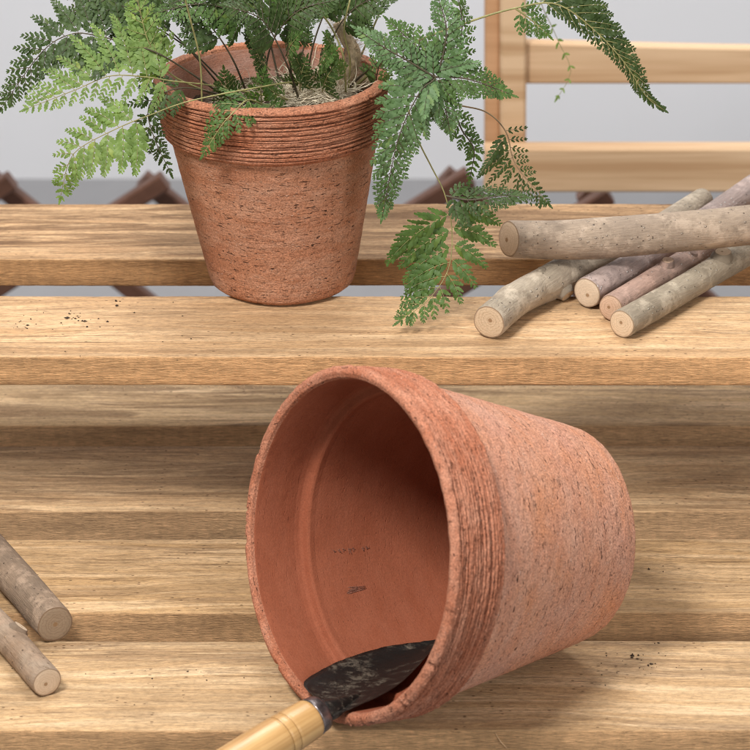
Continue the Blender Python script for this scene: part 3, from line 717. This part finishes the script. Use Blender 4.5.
# --- left side
frond([(236, 104, -.02), (165, 57, -.05), (128, 44, -.05), (98, 36, -.05), (72, 34, -.05), (42, 52, -.055), (0, 110, -.06)], .48, .030, Mdark, Sdark, 1, N=(.1, -.8, .6), npin=11, sag=-.2, ang=(75, 35), lab='dark frond at the far left')
frond([(290, 100, -.02), (215, 86, -.04), (172, 81, -.055), (146, 77, -.06), (110, 76, -.065), (75, 90, -.07), (26, 109, -.075)], .50, .044, Mlite, Sgrn, 2, N=(0, -.85, .5), npin=10, sag=-.1, sides=(.40, 1.0), ang=(82, 45), prof=.85, pw=.17, lab='light green frond spreading left')
frond([(325, 102, -.015), (300, 83, -.035), (255, 88, -.06), (190, 101, -.073), (150, 115, -.075), (118, 128, -.078), (80, 148, -.08), (68, 165, -.08), (60, 199, -.08)], .66, .031, Mlite, Sgrn, 3, N=(0, -.85, .5), npin=8, sag=.4, ang=(78, 45), sides=(1.0, .75), lab='light green frond drooping at the lower left')
frond([(250, 104, -.02), (190, 88, -.05), (158, 96, -.06), (148, 112, -.062), (155, 140, -.062), (170, 172, -.062)], .45, .017, Mdark, Sdark, 4, npin=7, sag=.6)
frond([(262, 104, -.05), (248, 100, -.062), (236, 110, -.070), (222, 125, -.074), (204, 153, -.074)], .25, .015, Mmid, Sgrn, 5, npin=7, sag=.3, lab='small frond hanging over the front of the rim')
frond([(215, 95, -.02), (172, 75, -.04), (150, 45, -.05), (140, 10, -.05), (134, -25, -.05)], .42, .017, Mlite, Sgrn, 6, npin=7, N=(.2, -.85, .4), sag=.2)
frond([(240, 100, 0), (190, 50, -.02), (140, 18, -.03), (100, -6, -.03), (40, -22, -.03)], .45, .026, Mdark, Sdark, 7, npin=9, N=(0, -.7, .7), sag=.5)
frond([(232, 100, 0), (180, 40, .0), (130, 2, .0), (95, 0, .0), (55, 28, .0)], .48, .022, Mdark, Sdark, 8, npin=9, N=(0, -.7, .7), sag=.5)
# --- centre mass, rising out of frame
cen = [
 [(268, 102, .01), (262, 60, .0), (240, 20, -.02), (205, 4, -.03), (150, 14, -.04)],
 [(275, 104, -.01), (258, 50, -.02), (232, 0, -.02), (200, -50, -.03)],
 [(285, 104, .01), (272, 50, .02), (262, 0, .03), (240, -70, .03)],
 [(296, 104, -.01), (290, 55, -.02), (296, 5, -.03), (310, -60, -.03)],
 [(305, 104, .01), (312, 50, .01), (330, 0, .01), (360, -60, .01)],
 [(318, 104, .0), (330, 45, -.01), (355, 8, -.02), (400, -10, -.03)],
 [(328, 104, .02), (345, 50, .03), (350, 0, .03), (362, -60, .03)],
 [(250, 102, -.01), (232, 58, -.03), (205, 20, -.03), (165, -10, -.03)],
 [(300, 102, -.03), (285, 60, -.05), (262, 20, -.06), (225, 6, -.07)],
 [(280, 104, .03), (300, 60, .05), (310, 10, .05), (300, -50, .05)],
 [(272, 104, -.02), (266, 70, -.03), (276, 35, -.035), (300, 10, -.04), (335, 0, -.04)]]
for i, p in enumerate(cen):
    frond(p, (.54, .56, .56, .54, .58, .56, .56, .56, .58, .58, .54)[i], .021, Mdark if i % 3 else Mmid, Sdark, 20+i, N=(random.uniform(-.3, .3), -.6, .8), npin=9, sag=.5, ang=(75, 40), r0=.0008)
for i, (u, v, du, dv) in enumerate([(232, 104, -8, -32), (262, 106, 2, -34), (246, 108, -20, 4), (275, 104, -6, 10), (322, 92, 12, -26), (336, 86, -4, -34), (300, 90, 6, -30), (288, 100, -22, -14), (270, 70, -14, -20), (318, 66, 16, -16), (310, 76, -14, -18), (286, 56, 12, -20), (262, 48, -16, -12), (340, 52, -14, -16)]):
    frond([(u, v, -.035), (u+du*.5-2, v+dv*.5, -.045), (u+du, v+dv, -.052)], .1, .010, Mmid if i % 2 else Mdark, Sgrn, 50+i, npin=5, sag=.3, r0=.0005)
for i, p in enumerate([[(202, 104, -.045), (200, 60, -.05), (190, 18, -.055), (180, -20, -.06)], [(346, 92, -.03), (343, 55, -.035), (330, 25, -.03), (315, 8, -.03)], [(348, 92, -.02), (350, 60, -.025), (344, 30, -.03), (350, 0, -.03)]]):
    mb = MB(); mb.tube(resample(catmull([ony(u, v, Y0+d)-FO for u, v, d in p], 30), 30)[0], .0006, 7); mb.build('stalk', Sgrn, fern)
# --- right side
NR = (-.05, -.85, .5)
frond([(335, 100, 0), (380, 62, -.02), (415, 66, -.05), (436, 77, -.065), (420, 92, -.070), (398, 140, -.075), (382, 218, -.078)], .50, .028, Mblue, Sdark, 70, N=(.15, -.9, .4), npin=15, sag=.0, ang=(62, 36), sides=(.9, 1.0), prof=.8, lab='broad pale green frond hanging beside the pot')
frond([(436, 77, -.062), (462, 78, -.066), (484, 84, -.067), (510, 94, -.068)], .02, .016, Mmid, Sdark, 71, N=NR, npin=10, sag=.1, ang=(60, 36), lab='side branch reaching right')
frond([(436, 78, -.064), (410, 62, -.066), (385, 48, -.066), (358, 30, -.066)], .02, .015, Mblue, Sdark, 72, N=NR, npin=10, sag=.1)
frond([(430, 72, -.060), (420, 50, -.058), (405, 36, -.056), (390, 22, -.055)], .05, .014, Mmid, Sdark, 73, N=NR, npin=8, sag=.1)
frond([(438, 74, -.060), (444, 50, -.058), (446, 25, -.055), (436, -8, -.05)], .05, .016, Mblue, Sdark, 74, N=(-.3, -.8, .4), npin=9, sag=.2)
frond([(442, 70, -.055), (458, 45, -.05), (462, 20, -.045), (455, -12, -.04)], .1, .012, Mmid, Sdark, 75, N=(.5, -.7, .4), npin=8, sag=.2)
frond([(438, 80, -.064), (440, 95, -.067), (446, 112, -.069), (450, 132, -.070)], .02, .014, Mblue, Sdark, 76, N=NR, npin=8, sag=.1)
frond([(350, 104, -.01), (395, 86, -.02), (418, 140, -.05), (432, 168, -.055), (445, 195, -.060), (452, 232, -.062), (448, 270, -.072), (428, 300, -.082), (398, 322, -.090)], .60, .043, Mmid, Sgrn, 77, sides=(.74, 1.05), N=(0, -.7, .7), npin=8, sag=.6, ang=(82, 45), pw=.24, sp=.0042, lab='dark green frond drooping onto the upper shelf')
frond([(400, 80, -.02), (430, 92, -.03), (455, 104, -.035), (486, 112, -.04), (506, 132, -.045), (516, 165, -.045), (548, 203, -.045)], .58, .028, Mdark, Sbrn, 78, N=(.2, -.85, .45), npin=10, sag=-.6, ang=(70, 45), sides=(.35, 1.0), pw=.11, lab='narrow dark frond curling at the right')
frond([(452, 106, -.036), (462, 130, -.04), (474, 150, -.045), (470, 178, -.045)], .1, .009, Mmid, Sdark, 79, N=NR, npin=7, sag=.4)
frond([(446, 196, -.060), (470, 200, -.062), (500, 196, -.064), (524, 197, -.066)], .05, .016, Mdark, Sdark, 80, N=(0, -.6, .8), npin=9, sag=.5)
frond([(340, 100, 0), (400, 50, -.01), (466, 23, -.01), (516, 8, -.01), (556, 4, -.01), (592, 28, -.01), (624, 62, -.01), (646, 96, -.01), (664, 110, -.01)], .58, .024, Mdark, Sgrn, 81, N=(0, -.85, .5), npin=15, sag=.1, ang=(42, 20), prof=.75, sides=(1.1, .55), pw=.24, r0=.0010, lab='long light frond arching out to the upper right')
frond([(340, 100, .0), (430, -70, .08), (520, -30, .18), (546, 15, .22), (560, 45, .23), (571, 72, .23), (556, 100, .23)], .62, .006, Mlite, Sgrn, 90, npin=9, sag=.5, pw=.15)
frond([(350, 98, .02), (372, 92, .0), (378, 70, -.02), (384, 50, -.03), (372, 32, -.03)], .3, .015, Mblue, Sdark, 82, N=NR, npin=8, sag=.2)
frond([(516, 9, -.01), (526, 16, -.01), (536, 24, -.01), (547, 34, -.01)], .1, .010, Mmid, Sgrn, 83, N=NR, npin=6, sag=.2)

# ------------------------------------------------------------------ furniture behind
pineb = softwood('pale pine', (.70, .48, .29), (.50, .30, .155))
pine_shaded = softwood('shaded side pine', (.60, .34, .18), (.50, .27, .13))  # same pine, darker and more orange: shade painted into the colour
brown = plain('brown stained wood', (.115, .052, .032), .5, .3, 30, .0005)
def bar(name, a, b, w, d, mat, parent, up=Vector((0, 0, 1)), bow=0):
    """board from a to b: w across (in the plane of up), d deep, bevelled"""
    T = (b-a); L = T.length; T.normalize(); D = Vector((0, 1, 0)); D = (D-T*D.dot(T)).normalized(); U = D.cross(T).normalized()
    bv = min(w, d)*.12; pr = [(-w/2+bv, -d/2), (w/2-bv, -d/2), (w/2, -d/2+bv), (w/2, d/2-bv), (w/2-bv, d/2), (-w/2+bv, d/2), (-w/2, d/2-bv), (-w/2, -d/2+bv)]
    vs = []; n = 16
    for i in range(n+1):
        for (x, y) in pr:
            lift = bow*math.sin(PI*i/n) if x < 0 else 0
            vs.append(a+T*L*i/n+U*(x+lift)+D*y)
    fs = [(i*8+j, i*8+(j+1) % 8, (i+1)*8+(j+1) % 8, (i+1)*8+j) for i in range(n) for j in range(8)]+[tuple(range(8))[::-1], tuple(range(n*8, n*8+8))]
    return mesh(name, vs, fs, mat, parent, smooth=False)
YC = 2.25
ch = thing('wooden_chair', 'pale pine chair back with two rails, out of focus behind the sticks', 'chair', (0, 0, 0))
px = 1/ (FPX/ (YC/math.cos(PITCH)*1.0))      # metres per pixel near the chair
def q(u, v, y=YC): return ony(u, v, y)
s = (q(500, 100)-q(501, 100)).length
bar('back_post', q(513.5, -260), q(512.5, 182), s*26, s*22, pineb, ch)
bar('back_post', Vector((q(506, 0).x+.62, YC, q(506, -260).z)), Vector((q(506, 0).x+.62, YC, q(505, 182).z)), s*41, s*22, pineb, ch)
bar('rail', q(525.5, 61, YC+.008), Vector((q(506, 0).x+.60, YC+.008, q(525, 61, YC+.008).z)), s*43, s*16, pineb, ch, bow=.006)
bar('seat_rail', q(484, 167, YC-.03), Vector((q(506, 0).x+.66, YC-.03, q(484, 167, YC-.03).z)), s*47, s*22, pineb, ch)
bar('post_shaded_side', q(493, -260, YC+.012), q(492, 168, YC+.012), s*15.4, s*24, pine_shaded, ch)  # side face of the post as its own bar, shade put into its colour
def xstand(name, label, u, v, y, w, grp, par=None):
    """pair of crossed planks reaching down to the floor"""
    o = par or thing(name, label, 'folding stand', (0, 0, 0), grp)
    top = q(u, v, y); mpp = (q(500, 100, y)-q(501, 100, y)).length; h = top.z-FLZ; dx = h*1.5
    bar('leg', top, Vector((top.x-dx, y, FLZ)), mpp*w, .018, brown, o)
    t2 = Vector((top.x-mpp*26, y+.03, top.z-mpp*9)); bar('leg', t2, Vector((t2.x+h*1.1, y+.03, FLZ)), mpp*w, .018, brown, o)
    return o
xstand('folding_stand', 'brown crossed plank stand out of focus at the left edge of the photo', 12, 180, 2.5, 18, 'brown crossed plank stands behind the shelf')
xstand('folding_stand', 'brown crossed plank stand out of focus just left of the upright pot', 165, 180, 2.5, 18, 'brown crossed plank stands behind the shelf')
xstand('folding_stand', 'brown crossed plank stand out of focus between the upright pot and the sticks', 470, 176, 2.5, 20, 'brown crossed plank stands behind the shelf')
xstand('', '', 610, 194, 2.32, 17, None, ch)

# ------------------------------------------------------------------ crumbs and splinters
def crumbs(label, spots, z, seed):
    rng = random.Random(seed); mb = MB()
    for (u, v, su, sv, n, rs) in spots:
        for _ in range(n):
            p = onz(u+rng.gauss(0, su), v+rng.gauss(0, sv), z); r = rs*rng.uniform(.4, 1.2)
            ic = [Vector(x) for x in ((0, 0, 1), (1, 0, 0), (0, 1, 0), (-1, 0, 0), (0, -1, 0), (0, 0, -1), (.7, .7, .6), (-.7, .6, -.5))][:6]
            sc_ = [rng.uniform(.6, 1.5) for _ in range(3)]; sv_ = [p+Vector((c.x*sc_[0]*r, c.y*sc_[1]*r, abs(c.z+.4)*.7*r))+Vector([rng.uniform(-.3, .3)*r for _ in range(3)]) for c in ic]
            mb.add(sv_, [(0, 1, 2), (0, 2, 3), (0, 3, 4), (0, 4, 1), (5, 2, 1), (5, 3, 2), (5, 4, 3), (5, 1, 4)])
    o = mb.build('soil_crumbs', plain('crumb soil', (.045, .028, .017), .95, .5, 900), smooth=False)
    return tag(o, label, 'soil crumbs', kind='stuff')
crumbs('dark soil crumbs scattered on the upper shelf left of the upright pot', [(55, 320, 35, 5, 26, .0008), (78, 318, 5, 2, 8, .0012), (118, 303, 3, 1.5, 3, .0011), (20, 325, 10, 4, 8, .001), (140, 335, 90, 14, 22, .0005)], .0002, 1)
crumbs('dark soil crumbs on the lower shelf right of the lying pot', [(636, 656, 3, 1.5, 7, .0012), (657, 643, 2, 1, 3, .0012), (650, 664, 3, 2, 3, .0008), (650, 665, 40, 12, 22, .0005), (190, 680, 90, 14, 24, .0005), (660, 568, 10, 3, 3, .0012)], ZL+.0002, 2)
# furry splinters along the sawn front edges
rng = random.Random(31)
for sl, vv, z, nn in ((slats[0], 386, -.0196, 420), (slats[0], 357, 0, 150), (slats[2], 731, ZL, 150), (slats[3], 612.5, ZL, 80)):
    mb = MB(); yf = onz(375, 356.7, 0).y if z > -.05 else (onz(375, 730.5, ZL).y if vv > 700 else onz(375, 612.5, ZL).y)
    for _ in range(nn):
        x = rng.uniform(-.28, .28); p = Vector((x, yf-.0002, z+rng.uniform(-.0012, .0006)))
        hair(mb, p, Vector((rng.uniform(-1.6, 1.6), -.5, rng.uniform(-.8, .3))), rng.uniform(.0008, .0024), .00007, 3, .8, rng)
    if vv > 700:
        p = Vector((onz(495, 733, ZL).x, yf-.0003, ZL-.001))
        mb.tube([p, p+Vector((.003, -.001, -.005)), p+Vector((.007, -.0015, -.0095))], [.0002, .00035, .00015], 4)
    o = mb.build('splinter', plain('pale wood fibre', (.72, .47, .26), .8, .2, 200)); o['kind'] = 'stuff'; o['label'] = 'fine pale wood fibres along the sawn edge'
    o.parent = sl; o.matrix_parent_inverse = sl.matrix_world.inverted()

# ------------------------------------------------------------------ light
w = bpy.data.worlds.new('World'); sc.world = w; w.use_nodes = True
w.node_tree.nodes['Background'].inputs[0].default_value = (1, .99, .985, 1); w.node_tree.nodes['Background'].inputs[1].default_value = .28
def area(name, loc, tgt, size, power, col=(1, 1, 1)):
    l = bpy.data.lights.new(name, 'AREA'); l.size = size; l.energy = power; l.color = col; o = bpy.data.objects.new(name, l); C.objects.link(o)
    o.location = loc; o.rotation_euler = (Vector(tgt)-Vector(loc)).to_track_quat('-Z', 'Y').to_euler(); return o
area('key_light', (-.62, .55, 1.5), (0, 1.42, -.05), .42, 40, (1, .985, .965))
area('fill_light', (.9, -.3, .75), (0, 1.45, -.1), .6, 15)
area('backdrop_light', (0, 2.6, 2.2), (0, 3.2, .3), 1.2, 50)
sc.view_settings.view_transform = 'Standard'; sc.view_settings.look = 'None'; sc.view_settings.exposure = 0; sc.view_settings.gamma = 1
sc.render.engine = 'CYCLES'
sc.cycles.max_bounces = 6; sc.cycles.diffuse_bounces = 4; sc.cycles.adaptive_threshold = .015; sc.cycles.use_denoising = True; sc.cycles.denoising_prefilter = 'ACCURATE'; sc.cycles.filter_width = 1.0
